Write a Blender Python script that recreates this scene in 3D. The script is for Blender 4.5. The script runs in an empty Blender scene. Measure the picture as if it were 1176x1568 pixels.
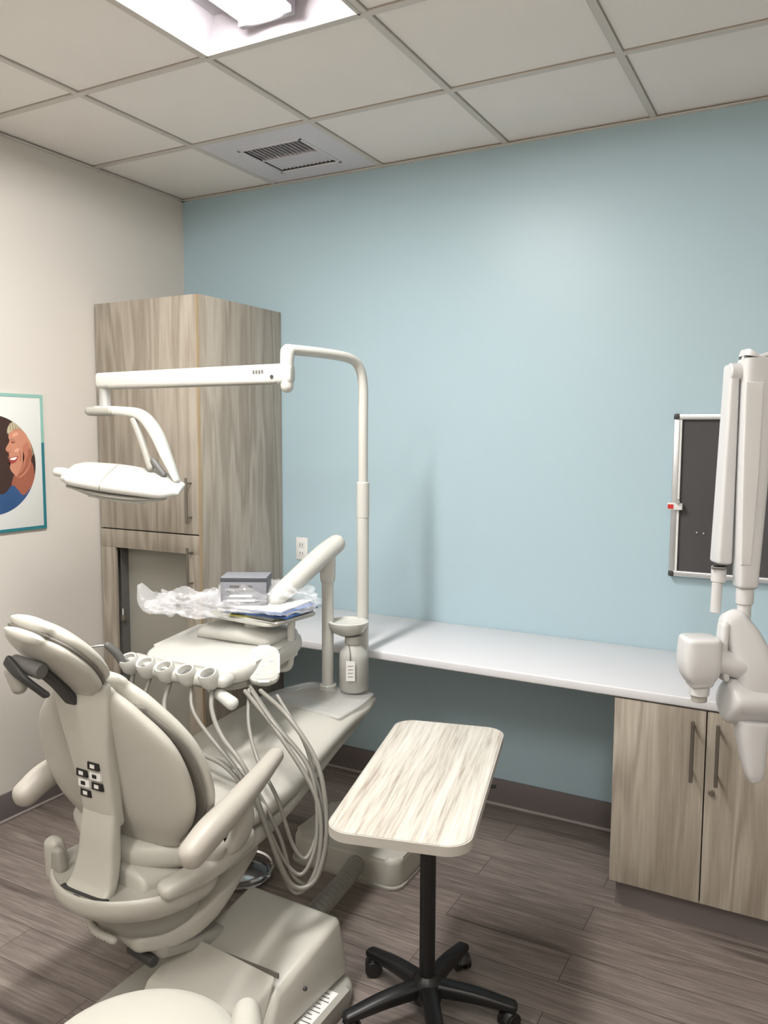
import bpy, bmesh, math, random
from mathutils import Vector, Matrix, Euler, noise
random.seed(3)
sc = bpy.context.scene
try:
    sc.view_settings.view_transform = 'Standard'
    sc.view_settings.look = 'None'
except Exception as e:
    print(e)
COL = sc.collection

# ------------------------------------------------------------ materials
def lin(c):
    return tuple(((x/255)/12.92 if x/255 <= .04045 else ((x/255+.055)/1.055)**2.4) for x in c)+(1,)

def M(name, rgb, rough=.5, metal=0, alpha=1, trans=0, emit=None, es=0, bump=0, bscale=200, coat=0, var=0, spec=.5):
    m = bpy.data.materials.new(name); m.use_nodes = True
    nt = m.node_tree; p = nt.nodes['Principled BSDF']
    c = lin(rgb)
    p.inputs['Base Color'].default_value = c
    p.inputs['Roughness'].default_value = rough
    p.inputs['Metallic'].default_value = metal
    p.inputs['Alpha'].default_value = alpha
    p.inputs['Transmission Weight'].default_value = trans
    p.inputs['Coat Weight'].default_value = coat
    p.inputs['Specular IOR Level'].default_value = spec
    if emit:
        p.inputs['Emission Color'].default_value = lin(emit)
        p.inputs['Emission Strength'].default_value = es
    tc = nt.nodes.new('ShaderNodeTexCoord')
    if bump:
        n = nt.nodes.new('ShaderNodeTexNoise'); n.inputs['Scale'].default_value = bscale
        n.inputs['Detail'].default_value = 4
        nt.links.new(tc.outputs['Object'], n.inputs['Vector'])
        b = nt.nodes.new('ShaderNodeBump'); b.inputs['Strength'].default_value = bump
        b.inputs['Distance'].default_value = .002
        nt.links.new(n.outputs['Fac'], b.inputs['Height'])
        nt.links.new(b.outputs['Normal'], p.inputs['Normal'])
    if var:
        n = nt.nodes.new('ShaderNodeTexNoise'); n.inputs['Scale'].default_value = 1.7
        n.inputs['Detail'].default_value = 3
        nt.links.new(tc.outputs['Object'], n.inputs['Vector'])
        r = nt.nodes.new('ShaderNodeValToRGB')
        r.color_ramp.elements[0].position = .3; r.color_ramp.elements[1].position = .7
        r.color_ramp.elements[0].color = tuple(x*(1-var) for x in c[:3])+(1,)
        r.color_ramp.elements[1].color = tuple(min(1, x*(1+var)) for x in c[:3])+(1,)
        nt.links.new(n.outputs['Fac'], r.inputs['Fac'])
        nt.links.new(r.outputs['Color'], p.inputs['Base Color'])
    return m

def wood(name, dark, mid, light, axis='Z', scale=1.0, rough=.45, planks=False, ring=15, big=(.55, 6), fine=(5, 130), wfine=.55, wbase=.25, lo=.32, hi=.68):
    m = bpy.data.materials.new(name); m.use_nodes = True
    nt = m.node_tree; N = nt.nodes; L = nt.links; p = N['Principled BSDF']
    p.inputs['Roughness'].default_value = rough
    tc = N.new('ShaderNodeTexCoord')
    vec = tc.outputs['Object']
    if planks:
        br = N.new('ShaderNodeTexBrick')
        br.inputs['Scale'].default_value = 1
        br.inputs['Brick Width'].default_value = 1.22
        br.inputs['Row Height'].default_value = .152
        br.inputs['Mortar Size'].default_value = .0014
        br.inputs['Mortar Smooth'].default_value = .3
        br.inputs['Color1'].default_value = (0, 0, 0, 1)
        br.inputs['Color2'].default_value = (1, 1, 1, 1)
        br.inputs['Mortar'].default_value = (.3, .3, .3, 1)
        br.offset = .37
        L.new(vec, br.inputs['Vector'])
        ad = N.new('ShaderNodeVectorMath'); ad.operation = 'MULTIPLY_ADD'
        L.new(br.outputs['Color'], ad.inputs[0])
        ad.inputs[1].default_value = (7, 3, 5)
        L.new(vec, ad.inputs[2]); vec = ad.outputs[0]
    def mp(sl, sx):
        q = N.new('ShaderNodeMapping')
        s = {'X': (sl, sx, sx), 'Y': (sx, sl, sx), 'Z': (sx, sx, sl)}[axis]
        q.inputs['Scale'].default_value = tuple(k*scale for k in s)
        L.new(vec, q.inputs['Vector']); return q.outputs[0]
    n1 = N.new('ShaderNodeTexNoise'); n1.inputs['Scale'].default_value = 1
    n1.inputs['Detail'].default_value = 2; n1.inputs['Distortion'].default_value = .4
    L.new(mp(*big), n1.inputs['Vector'])
    n2 = N.new('ShaderNodeTexNoise'); n2.inputs['Scale'].default_value = 1
    n2.inputs['Detail'].default_value = 6; n2.inputs['Roughness'].default_value = .65
    L.new(mp(*fine), n2.inputs['Vector'])
    sn = N.new('ShaderNodeMath'); sn.operation = 'MULTIPLY'; sn.inputs[1].default_value = ring*2
    L.new(n1.outputs['Fac'], sn.inputs[0])
    si = N.new('ShaderNodeMath'); si.operation = 'SINE'; L.new(sn.outputs[0], si.inputs[0])
    mr = N.new('ShaderNodeMapRange'); mr.inputs['From Min'].default_value = -1
    mr.inputs['To Min'].default_value = .25; mr.inputs['To Max'].default_value = .75
    L.new(si.outputs[0], mr.inputs['Value'])
    mx = N.new('ShaderNodeMix'); mx.data_type = 'FLOAT'; mx.inputs[0].default_value = wfine
    L.new(mr.outputs[0], mx.inputs[2]); L.new(n2.outputs['Fac'], mx.inputs[3])
    mx2 = N.new('ShaderNodeMix'); mx2.data_type = 'FLOAT'; mx2.inputs[0].default_value = wbase
    L.new(mx.outputs[0], mx2.inputs[2]); L.new(n1.outputs['Fac'], mx2.inputs[3])
    r = N.new('ShaderNodeValToRGB'); cr = r.color_ramp
    cr.elements[0].position = lo; cr.elements[0].color = lin(dark)
    cr.elements[1].position = hi; cr.elements[1].color = lin(light)
    e = cr.elements.new((lo+hi)/2-.01); e.color = lin(mid)
    L.new(mx2.outputs[0], r.inputs['Fac'])
    out = r.outputs['Color']
    if planks:
        rr = N.new('ShaderNodeMapRange'); rr.inputs['To Min'].default_value = .87; rr.inputs['To Max'].default_value = 1.10
        L.new(br.outputs['Color'], rr.inputs['Value'])
        mm = N.new('ShaderNodeVectorMath'); mm.operation = 'SCALE'
        L.new(out, mm.inputs[0]); L.new(rr.outputs[0], mm.inputs['Scale'])
        m3 = N.new('ShaderNodeMix'); m3.data_type = 'RGBA'
        L.new(br.outputs['Fac'], m3.inputs[0]); L.new(mm.outputs[0], m3.inputs[6])
        m3.inputs[7].default_value = tuple(x*.5 for x in lin(dark)[:3])+(1,)
        out = m3.outputs[2]
    L.new(out, p.inputs['Base Color'])
    b = N.new('ShaderNodeBump'); b.inputs['Strength'].default_value = .12; b.inputs['Distance'].default_value = .001
    L.new(n2.outputs['Fac'], b.inputs['Height']); L.new(b.outputs['Normal'], p.inputs['Normal'])
    return m

m_blue = M('paint_blue', (167, 190, 199), .40, bump=.12, bscale=260, spec=.4)
m_beige = M('paint_beige', (208, 203, 195), .6, bump=.12, bscale=260)
m_tile = M('ceiling_tile', (236, 231, 225), .9, bump=.4, bscale=350, var=.015)
m_grid = M('ceiling_grid_metal', (204, 198, 190), .5)
m_gridgap = M('grid_reveal', (158, 152, 145), .8)
m_ventp = M('vent_metal', (214, 210, 214), .45)
m_dark = M('dark_void', (22, 22, 22), .9)
m_duct = M('duct_dark', (48, 46, 44), .8)
m_fix = M('fixture_white', (180, 175, 182), .45)
m_lens = M('light_lens', (255, 255, 255), .4, emit=(255, 252, 249), es=124)
m_lens_fill = M('added_fill_lens', (255, 255, 255), .4, emit=(255, 251, 246), es=62)  # glow for the two added fill fixtures behind the camera
m_floor = wood('floor_vinyl_plank', (82, 73, 69), (114, 104, 98), (150, 140, 132), 'X', 1.0, .42, planks=True, ring=9, big=(1.4, 16), fine=(6, 110), wfine=.72, wbase=.35, lo=.34, hi=.67)
m_cab = wood('cabinet_oak', (128, 118, 106), (154, 145, 132), (175, 167, 154), 'Z', 1.0, .5, ring=18, big=(.7, 7), wfine=.55)
m_cabedge = M('cabinet_edge', (168, 148, 118), .6)
m_cabin = M('cabinet_inside', (150, 148, 139), .7)
m_traytop = wood('tray_laminate', (150, 139, 126), (188, 182, 171), (206, 202, 194), 'Y', 1.0, .35, ring=5, big=(1.2, 22), fine=(5, 110), wfine=.72, wbase=.2, lo=.34, hi=.60)
m_trayedge = M('tray_edge_band', (172, 168, 160), .5)
m_counter = M('counter_laminate', (210, 210, 213), .35)
m_base = M('rubber_baseboard', (108, 101, 100), .55)
m_toe = M('baseboard_toe_highlight', (160, 152, 148), .4)  # lighter colour paints in the reflective highlight along the cove toe
m_up = M('upholstery_cream', (180, 178, 169), .42, bump=.1, bscale=400)
m_up2 = M('upholstery_back', (175, 172, 163), .45)
m_seam = M('upholstery_seam', (104, 101, 94), .6)
m_pl = M('chair_plastic', (182, 180, 171), .33)
m_pl2 = M('plastic_darker_grey', (154, 152, 144), .4)  # darker grey plastic for trims, knobs, caps and lower parts
m_arm = M('armrest_urethane', (168, 163, 154), .45)
m_enam = M('enamel_white', (191, 191, 185), .25)
m_hose = M('hose_grey', (130, 128, 121), .45)
m_dk = M('dark_grey_plastic', (52, 52, 52), .5)
m_dk2 = M('mid_grey_plastic', (95, 95, 93), .5)
m_blk = M('black_plastic', (18, 18, 19), .4)
m_chr = M('chrome', (210, 210, 212), .15, 1)
m_nick = M('brushed_nickel', (132, 126, 117), .35, .8)
m_alu = M('aluminium_frame', (196, 198, 200), .35, .8)
m_board = M('board_felt', (70, 69, 70), .8, bump=.3, bscale=600)
m_xray = M('xray_white', (198, 198, 198), .3)
m_xray2 = M('xray_white_inset', (208, 208, 207), .35)
m_outlet = M('outlet_white', (222, 222, 218), .4)
m_white = M('white_paper', (218, 218, 216), .6)
m_bag = M('clear_plastic_bag', (236, 237, 240), .12, alpha=.20, spec=.9)
m_clear = M('clear_joint', (215, 215, 214), .15, alpha=.40)
m_bottle = M('bottle_plastic', (188, 188, 182), .25, alpha=.8)
m_red = M('red_plastic', (190, 40, 35), .5)

# ------------------------------------------------------------ geometry helpers
def root(name):
    o = bpy.data.objects.new(name, None); o.empty_display_size = .1
    COL.objects.link(o); return o

def finish(name, bm, mat, parent, smooth=True, ang=40):
    bmesh.ops.recalc_face_normals(bm, faces=bm.faces[:])
    me = bpy.data.meshes.new(name); bm.to_mesh(me); bm.free()
    o = bpy.data.objects.new(name, me); COL.objects.link(o)
    if mat: me.materials.append(mat)
    if smooth:
        me.polygons.foreach_set('use_smooth', [True]*len(me.polygons))
        try: me.set_sharp_from_angle(angle=math.radians(ang))
        except Exception: pass
    if parent: o.parent = parent
    return o

def box(name, c, s, mat, parent=None, bev=.003, rot=(0, 0, 0), seg=2, taper=None):
    bm = bmesh.new(); bmesh.ops.create_cube(bm, size=1)
    for v in bm.verts:
        if taper and v.co.z > 0: v.co.x *= taper[0]; v.co.y *= taper[1]
        v.co.x *= s[0]; v.co.y *= s[1]; v.co.z *= s[2]
    if bev:
        bmesh.ops.bevel(bm, geom=bm.edges[:], offset=min(bev, min(s)*.49), segments=seg, affect='EDGES', profile=.5)
    mt = Matrix.Translation(c) @ Euler(rot).to_matrix().to_4x4()
    bmesh.ops.transform(bm, matrix=mt, verts=bm.verts)
    return finish(name, bm, mat, parent)

def bx(name, x0, x1, y0, y1, z0, z1, mat, parent=None, bev=.003, seg=2):
    return box(name, ((x0+x1)/2, (y0+y1)/2, (z0+z1)/2), (x1-x0, y1-y0, z1-z0), mat, parent, bev, seg=seg)

def catmull(P, sub):
    P = [list(p) for p in P]
    if len(P) < 3 or sub <= 1: return P
    Q = [[2*a-b for a, b in zip(P[0], P[1])]]+P+[[2*a-b for a, b in zip(P[-1], P[-2])]]
    out = []
    for i in range(1, len(Q)-2):
        p0, p1, p2, p3 = Q[i-1:i+3]
        for j in range(sub):
            t = j/sub
            out.append([.5*((2*b)+(c-a)*t+(2*a-5*b+4*c-d)*t*t+(3*b-a-3*c+d)*t**3) for a, b, c, d in zip(p0, p1, p2, p3)])
    out.append(P[-1]); return out

def closed(P, sub=6):
    n = len(P); out = []
    for i in range(n):
        p0, p1, p2, p3 = P[i-1], P[i], P[(i+1) % n], P[(i+2) % n]
        for j in range(sub):
            t = j/sub
            out.append(tuple(.5*((2*b)+(c-a)*t+(2*a-5*b+4*c-d)*t*t+(3*b-a-3*c+d)*t**3) for a, b, c, d in zip(p0, p1, p2, p3)))
    return out

def sweep(name, pts, prof, mat, parent=None, side=None, n=20, e=2.0, sub=6, cap=True, capr=None, ang=50):
    if not isinstance(prof, list): prof = [prof]*len(pts)
    prof = [(p, p) if not isinstance(p, tuple) else p for p in prof]
    data = catmull([list(p)+list(q) for p, q in zip(pts, prof)], sub)
    P = [Vector(d[:3]) for d in data]; W = [(max(d[3], .0005), max(d[4], .0005)) for d in data]
    T = []
    for i in range(len(P)):
        a = P[max(i-1, 0)]; b = P[min(i+1, len(P)-1)]
        T.append((b-a).normalized())
    fr = []
    if side:
        for t in T:
            S = Vector(side); S = (S-t*S.dot(t)).normalized(); fr.append((S, t.cross(S)))
    else:
        S = T[0].orthogonal().normalized()
        for t in T:
            S = (S-t*S.dot(t)).normalized(); fr.append((S, t.cross(S)))
    rings = []
    if cap:
        r = capr if capr is not None else min(W[0])
        for k in (5, 4, 3, 2, 1):
            a = k/5*math.pi/2*.96
            rings.append((P[0]-T[0]*r*math.sin(a), fr[0], (max(W[0][0]-r*(1-math.cos(a)), .0005), max(W[0][1]-r*(1-math.cos(a)), .0005))))
    for p, f, w in zip(P, fr, W): rings.append((p, f, w))
    if cap:
        r = capr if capr is not None else min(W[-1])
        for k in (1, 2, 3, 4, 5):
            a = k/5*math.pi/2*.96
            rings.append((P[-1]+T[-1]*r*math.sin(a), fr[-1], (max(W[-1][0]-r*(1-math.cos(a)), .0005), max(W[-1][1]-r*(1-math.cos(a)), .0005))))
    bm = bmesh.new(); prev = None
    for p, (S, U), (w, h) in rings:
        cur = []
        for i in range(n):
            a = 2*math.pi*i/n; c = math.cos(a); s = math.sin(a)
            x = w*math.copysign(abs(c)**(2/e), c); y = h*math.copysign(abs(s)**(2/e), s)
            cur.append(bm.verts.new(p+S*x+U*y))
        if prev:
            for i in range(n):
                bm.faces.new((prev[i], prev[(i+1) % n], cur[(i+1) % n], cur[i]))
        else: bm.faces.new(cur[::-1])
        prev = cur
    bm.faces.new(prev)
    return finish(name, bm, mat, parent, ang=ang)

def cyl(name, a, b, r, mat, parent=None, r2=None, n=28, bev=True):
    a = Vector(a); b = Vector(b); r2 = r if r2 is None else r2
    L = (b-a).length; c = min(.15*min(r, r2), L*.1, .004) if bev else 0
    return lathe(name, [(0, 0), (r-c, 0), (r, c), (r2, L-c), (r2-c, L), (0, L)], a, mat, parent, (b-a), n, ang=35)

def lathe(name, prof, c, mat, parent=None, axis=(0, 0, 1), n=36, ang=40):
    bm = bmesh.new(); ax = Vector(axis).normalized()
    R = Vector((0, 0, 1)).rotation_difference(ax).to_matrix()
    prev = None
    for r, z in prof:
        cur = [bm.verts.new(R @ Vector((0, 0, z))+Vector(c))] if r < 1e-5 else \
              [bm.verts.new(R @ Vector((r*math.cos(2*math.pi*i/n), r*math.sin(2*math.pi*i/n), z))+Vector(c)) for i in range(n)]
        if prev:
            if len(prev) == 1 and len(cur) > 1:
                for i in range(n): bm.faces.new((prev[0], cur[i], cur[(i+1) % n]))
            elif len(cur) == 1 and len(prev) > 1:
                for i in range(n): bm.faces.new((prev[i], prev[(i+1) % n], cur[0]))
            elif len(cur) > 1:
                for i in range(n): bm.faces.new((prev[i], prev[(i+1) % n], cur[(i+1) % n], cur[i]))
        prev = cur
    return finish(name, bm, mat, parent, ang=ang)

def rrect(w, h, r, n=8):
    pts = []
    for cx, cy, a0 in ((w/2-r, h/2-r, 0), (-w/2+r, h/2-r, 90), (-w/2+r, -h/2+r, 180), (w/2-r, -h/2+r, 270)):
        for i in range(n+1):
            a = math.radians(a0+90*i/n); pts.append((cx+r*math.cos(a), cy+r*math.sin(a)))
    return pts

def prism(name, outline, th, mat, mtx, parent=None, bev=0, seg=3):
    bm = bmesh.new()
    b = [bm.verts.new((x, y, 0)) for x, y in outline]; t = [bm.verts.new((x, y, th)) for x, y in outline]
    n = len(b)
    f0 = bm.faces.new(b[::-1]); f1 = bm.faces.new(t)
    for i in range(n): bm.faces.new((b[i], b[(i+1) % n], t[(i+1) % n], t[i]))
    if bev:
        ed = list(set(f0.edges[:]+f1.edges[:]))
        bmesh.ops.bevel(bm, geom=ed, offset=bev, segments=seg, affect='EDGES', profile=.5)
    bmesh.ops.transform(bm, matrix=mtx, verts=bm.verts)
    return finish(name, bm, mat, parent, ang=35)

def bowl_solid(name, outline, levels, mat, parent, ang=60):
    cx = sum(p[0] for p in outline)/len(outline); cy = sum(p[1] for p in outline)/len(outline)
    bm = bmesh.new(); prev = None
    for z, s, dy in levels:
        cur = [bm.verts.new((cx+(x-cx)*s, cy+(y-cy)*s+dy, z)) for x, y in outline]
        if prev:
            n = len(cur)
            for i in range(n): bm.faces.new((prev[i], prev[(i+1) % n], cur[(i+1) % n], cur[i]))
        else: bm.faces.new(cur[::-1])
        prev = cur
    bm.faces.new(prev)
    return finish(name, bm, mat, parent, ang=ang)

def hexa(name, lo, hi, mat, parent, bev):
    bm = bmesh.new()
    a = [bm.verts.new(p) for p in lo]; b = [bm.verts.new(p) for p in hi]
    bm.faces.new(a[::-1]); bm.faces.new(b)
    for i in range(4): bm.faces.new((a[i], a[(i+1) % 4], b[(i+1) % 4], b[i]))
    bmesh.ops.bevel(bm, geom=bm.edges[:], offset=bev, segments=4, affect='EDGES', profile=.5)
    return finish(name, bm, mat, parent, ang=30)

def TR(loc, rot=(0, 0, 0)):
    return Matrix.Translation(loc) @ Euler([math.radians(a) for a in rot]).to_matrix().to_4x4()

# ------------------------------------------------------------ ROOM
H = 2.948; XR = 4.27; YF = -4.27; T = .61
bx('floor', -.1, XR+.1, YF-.1, .1, -.1, 0, m_floor, bev=0)
bx('wall_back', -.1, XR+.1, 0, .1, 0, H+.25, m_blue, bev=0)
bx('wall_left', -.1, 0, YF-.1, 0, 0, H+.25, m_beige, bev=0)
bx('wall_right', XR, XR+.1, YF-.1, 0, 0, H+.25, m_beige, bev=0)
bx('wall_front', 0, XR, YF-.1, YF, 0, H+.25, m_beige, bev=0)
fixt = {(2, 2), (2, 3), (5, 5), (5, 6), (2, 5), (2, 6)}; vent = (1, 0)
bm = bmesh.new()
for i in range(7):
    for j in range(7):
        if (i, j) in fixt or (i, j) == vent: continue
        r = bmesh.ops.create_cube(bm, size=1)
        for v in r['verts']:
            v.co.x = (i+.5)*T+v.co.x*(T); v.co.y = -(j+.5)*T+v.co.y*(T); v.co.z = H+.012+v.co.z*.02
finish('ceiling', bm, m_tile, None, smooth=False)
bx('ceiling_deck', -.1, XR+.1, YF-.1, .1, H+.25, H+.3, m_tile, bev=0)
def gridstrips(name, w, z0, z1, mat):
    bm = bmesh.new()
    def strip(xa, xb, ya, yb, dz):
        r = bmesh.ops.create_cube(bm, size=1)
        for v in r['verts']:
            v.co.x = (xa+xb)/2+v.co.x*(xb-xa); v.co.y = (ya+yb)/2+v.co.y*(yb-ya); v.co.z = (z0+z1)/2+dz+v.co.z*(z1-z0)
    for k in range(0, 8):
        for s0, s1 in ([(0, 2), (3, 7)] if k == 3 else [(0, 2), (3, 5), (6, 7)] if k == 6 else [(0, 7)]):
            strip(s0*T, s1*T, max(-k*T-w/2, YF), min(-k*T+w/2, 0), 0)
        strip(max(k*T-w/2, 0), min(k*T+w/2, XR), YF, 0, .0006)
    return finish(name, bm, mat, None, smooth=False)
gridstrips('trim_1', .024, H-.006, H+.003, m_grid)
gridstrips('trim_2', .031, H-.0012, H+.005, m_gridgap)
bx('trim_5', 0, XR, -.022, 0, H-.010, H-.0065, m_grid, bev=0)
bx('trim_6', 0, .022, YF, 0, H-.010, H-.0065, m_grid, bev=0)

def troffer(name, x0, y0, lens):
    R = root(name); x1 = x0+T; y1 = y0+2*T; e = .014
    bm = bmesh.new()
    lo = [(x0+e, y0+e, H), (x1-e, y0+e, H), (x1-e, y1-e, H), (x0+e, y1-e, H)]
    hi = [(x0+.09, y0+.07, H+.085), (x1-.09, y0+.07, H+.085), (x1-.09, y1-.07, H+.085), (x0+.09, y1-.07, H+.085)]
    a = [bm.verts.new(p) for p in lo]; b = [bm.verts.new(p) for p in hi]
    for i in range(4): bm.faces.new((a[i], a[(i+1) % 4], b[(i+1) % 4], b[i]))
    bm.faces.new(b)
    o = finish('housing', bm, m_fix, R, smooth=False)
    so = o.modifiers.new('s', 'SOLIDIFY'); so.thickness = .004; so.offset = -1
    xm = (x0+x1)/2
    sweep('diffuser_lens', [(xm, y0+.1, H+.035), (xm, y1-.1, H+.035)], [(.090, .030)]*2, lens, R, side=(1, 0, 0), e=2.6, sub=1, capr=.01)
    for s in (-1, 1):
        bx('lens_rail', xm+s*.096-.006, xm+s*.096+.006, y0+.075, y1-.075, H+.03, H+.08, m_fix, R)
    for yy in (y0+.08, y1-.08):
        bx('lens_end_cap', xm-.10, xm+.10, yy-.012, yy+.012, H+.012, H+.08, m_fix, R)
    for xx in (x0+.014, x1-.014): bx('frame_side', xx-.006, xx+.006, y0+.01, y1-.01, H-.008, H+.006, m_grid, R, .001)
    for yy in (y0+.014, y1-.014): bx('frame_end', x0+.01, x1-.01, yy-.006, yy+.006, H-.008, H+.006, m_grid, R, .001)
troffer('ceiling_light_fixture', 2*T, -4*T, m_lens)
troffer('added_fill_fixture_right', 5*T, -7*T, m_lens_fill)  # unseen fixture added behind the camera as fill light
troffer('added_fill_fixture_left', 2*T, -7*T, m_lens_fill)  # second unseen fill fixture, added to brighten the room

# vent
R = root('ceiling_air_vent')
vx, vy = 1.5*T, -.5*T; w = .155
for (a0, a1, b0, b1) in ((T+.012, 2*T-.012, vy+w, -.012), (T+.012, 2*T-.012, -T+.012, vy-w), (T+.012, vx-w, vy-w, vy+w), (vx+w, 2*T-.012, vy-w, vy+w)):
    bx('panel', a0, a1, b0, b1, H-.002, H+.012, m_ventp, R, 0)
bx('duct_back', vx-w, vx+w, vy-w, vy+w, H+.09, H+.10, m_dark, R, 0)
for sgn in (-1, 1):
    bx('duct_side', vx+sgn*w-.002, vx+sgn*w+.002, vy-w, vy+w, H, H+.10, m_duct, R, 0)
    bx('duct_side', vx-w, vx+w, vy+sgn*w-.002, vy+sgn*w+.002, H, H+.10, m_duct, R, 0)
for bank, (ya, yb, tl) in enumerate(((vy-w, vy-.002, 62), (vy+.002, vy+w, -24))):
    for k in range(14):
        xx = vx-w+.012+k*(2*w-.024)/13
        box('louver', (xx, (ya+yb)/2, H+.008), (.019, yb-ya-.004, .0018), m_ventp, R, 0, rot=(0, math.radians(tl), 0))
bx('divider', vx-w, vx+w, vy-.003, vy+.003, H-.003, H+.02, m_ventp, R, 0)
for sgn in (-1, 1):
    bx('rim', vx+sgn*(w+.006)-.008, vx+sgn*(w+.006)+.008, vy-w-.014, vy+w+.014, H-.006, H, m_ventp, R, .002)
    bx('rim', vx-w-.014, vx+w+.014, vy+sgn*(w+.006)-.008, vy+sgn*(w+.006)+.008, H-.006, H, m_ventp, R, .002)

bx('baseboard_back', .645, 2.48, -.010, 0, 0, .125, m_base, bev=.002)
bx('baseboard_left', 0, .010, YF, -.64, 0, .125, m_base, bev=.002)
bx('baseboard_right', XR-.010, XR, YF, 0, 0, .125, m_base, bev=.002)
bx('trim_3', .645, 2.48, -.018, 0, 0, .012, m_toe, bev=.004)  # toe strip with the highlight put into its colour
bx('trim_4', 0, .018, YF, -.64, 0, .012, m_toe, bev=.004)

# ------------------------------------------------------------ tall cabinet
R = root('tall_storage_cabinet')
bx('side_right', .622, .640, -.617, -.004, 0, 2.315, m_cab, R, .001)
bx('side_left', .012, .030, -.617, -.004, 0, 2.315, m_cab, R, .001)
bx('top', .030, .622, -.617, -.004, 2.297, 2.315, m_cab, R, .001)
bx('back', .030, .622, -.02, -.004, .1, 2.297, m_cabin, R, 0)
bx('bottom', .030, .622, -.6, -.02, .1, .118, m_cabin, R, 0)
bx('mid_shelf', .030, .622, -.6, -.02, 1.235, 1.253, m_cabin, R, 0)
bx('toe_kick', .030, .622, -.56, -.55, 0, .1, m_base, R, 0)
bx('upper_door', .014, .6355, -.637, -.619, 1.248, 2.312, m_cab, R, .0015)
bx('door_edge_band', .6357, .6400, -.637, -.619, .11, 2.312, m_cabedge, R, 0)
bx('lower_door_rail_top', .014, .6355, -.637, -.619, 1.155, 1.242, m_cab, R, .0015)
bx('lower_door_stile_l', .014, .105, -.637, -.619, .11, 1.155, m_cab, R, .0015)
bx('lower_door_stile_r', .560, .6355, -.637, -.619, .11, 1.155, m_cab, R, .0015)
bx('lower_door_rail_bottom', .105, .560, -.637, -.619, .11, .2, m_cab, R, .0015)
bx('door_gap', .016, .634, -.622, -.6185, 1.2415, 1.2485, m_dark, R, 0)
bx('inner_panel', .031, .621, -.56, -.552, .12, 1.234, m_cabin, R, 0)
bx('inner_seam', .108, .114, -.605, -.56, .2, 1.155, m_dk2, R, 0)
def pull(R, x, y, z0, z1):
    cyl('pull_bar', (x, y-.034, z0), (x, y-.034, z1), .0065, m_nick, R)
    for z in (z0+.025, z1-.025): cyl('pull_post', (x, y, z), (x, y-.032, z), .0045, m_nick, R)
pull(R, .594, -.637, 1.30, 1.505)
pull(R, .594, -.637, 1.00, 1.19)
bx('latch', .108, .135, -.618, -.602, .79, .82, m_nick, R, .003)
cyl('latch_pin', (.12, -.61, .82), (.12, -.61, .85), .003, m_white, R)

# ------------------------------------------------------------ counter + bracket + base cabinet
R = root('countertop')
bx('slab', .645, 3.4, -.60, -.002, .790, .825, m_counter, R, .006, seg=3)
R = root('countertop_bracket')
bx('wall_leg', 1.722, 1.748, -.02, -.001, .62, .789, m_xray, R, .002)
bx('top_leg', 1.725, 1.745, -.22, -.001, .77, .789, m_xray, R, .002)
bx('gusset', 1.733, 1.737, -.12, -.01, .70, .775, m_xray, R, 0)
R = root('base_cabinet')
bx('carcass', 2.487, 3.095, -.575, -.002, .10, .789, m_cab, R, .001)
bx('toe_kick', 2.50, 3.09, -.54, -.002, 0, .1, m_base, R, 0)
bx('door_l', 2.487, 2.789, -.595, -.577, .112, .785, m_cab, R, .0015)
bx('door_r', 2.793, 3.095, -.595, -.577, .112, .785, m_cab, R, .0015)
bx('gap_shadow', 2.789, 2.793, -.578, -.576, .112, .785, m_dark, R, 0)
pull(R, 2.752, -.595, .545, .755); pull(R, 2.830, -.595, .545, .755)
cyl('lock', (2.815, -.595, .51), (2.815, -.603, .51), .010, m_nick, R)
R = root('base_cabinet.001')
bx('carcass', 3.10, 3.40, -.575, -.002, .10, .789, m_cab, R, .001)
bx('toe_kick', 3.10, 3.40, -.54, -.002, 0, .1, m_base, R, 0)
bx('door', 3.102, 3.398, -.595, -.577, .112, .785, m_cab, R, .0015)

R = root('wall_outlet')
bx('plate', .726, .796, -.006, 0, 1.06, 1.175, m_outlet, R, .003)
for z in (1.095, 1.14):
    bx('receptacle', .744, .778, -.009, -.005, z-.014, z+.014, m_white, R, .004)
    bx('slot', .752, .755, -.0095, -.0088, z-.006, z+.006, m_dark, R, 0)
    bx('slot', .767, .770, -.0095, -.0088, z-.006, z+.006, m_dark, R, 0)

# ------------------------------------------------------------ display board
R = root('enclosed_bulletin_board')
x0, x1, z0, z1 = 2.563, 3.48, 1.14, 1.787
bx('panel', x0+.01, x1-.01, -.018, -.001, z0+.01, z1-.01, m_board, R, 0)
for (a, b, c, d) in ((x0, x1, z1-.022, z1), (x0, x1, z0, z0+.022)): bx('frame_rail', a, b, -.034, -.001, c, d, m_alu, R, .004)
for (a, b) in ((x0, x0+.022), (x1-.022, x1)): bx('frame_stile', a, b, -.034, -.001, z0+.02, z1-.02, m_alu, R, .004)
for a in (x0-.002, x1-.022):
    for c in (z0-.002, z1-.022): bx('corner_cap', a, a+.024, -.036, -.001, c, c+.024, m_dk, R, .006)
bx('inner_liner', x0+.022, x0+.030, -.030, -.016, z0+.022, z1-.022, m_white, R, 0)
bx('lock_body', x0-.012, x0+.045, -.048, -.034, 1.408, 1.436, m_white, R, .003)
bx('lock_tag', x0-.010, x0+.012, -.0495, -.046, 1.412, 1.430, m_red, R, 0)
cyl('lock_key', (x0+.028, -.045, 1.442), (x0+.028, -.06, 1.442), .009, m_chr, R)
for k, (px, pz) in enumerate(((.10, 1.32), (.125, 1.318), (.20, 1.31))): cyl('push_pin', (x0+px, -.018, pz), (x0+px, -.024, pz), .004, m_chr, R)

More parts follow.
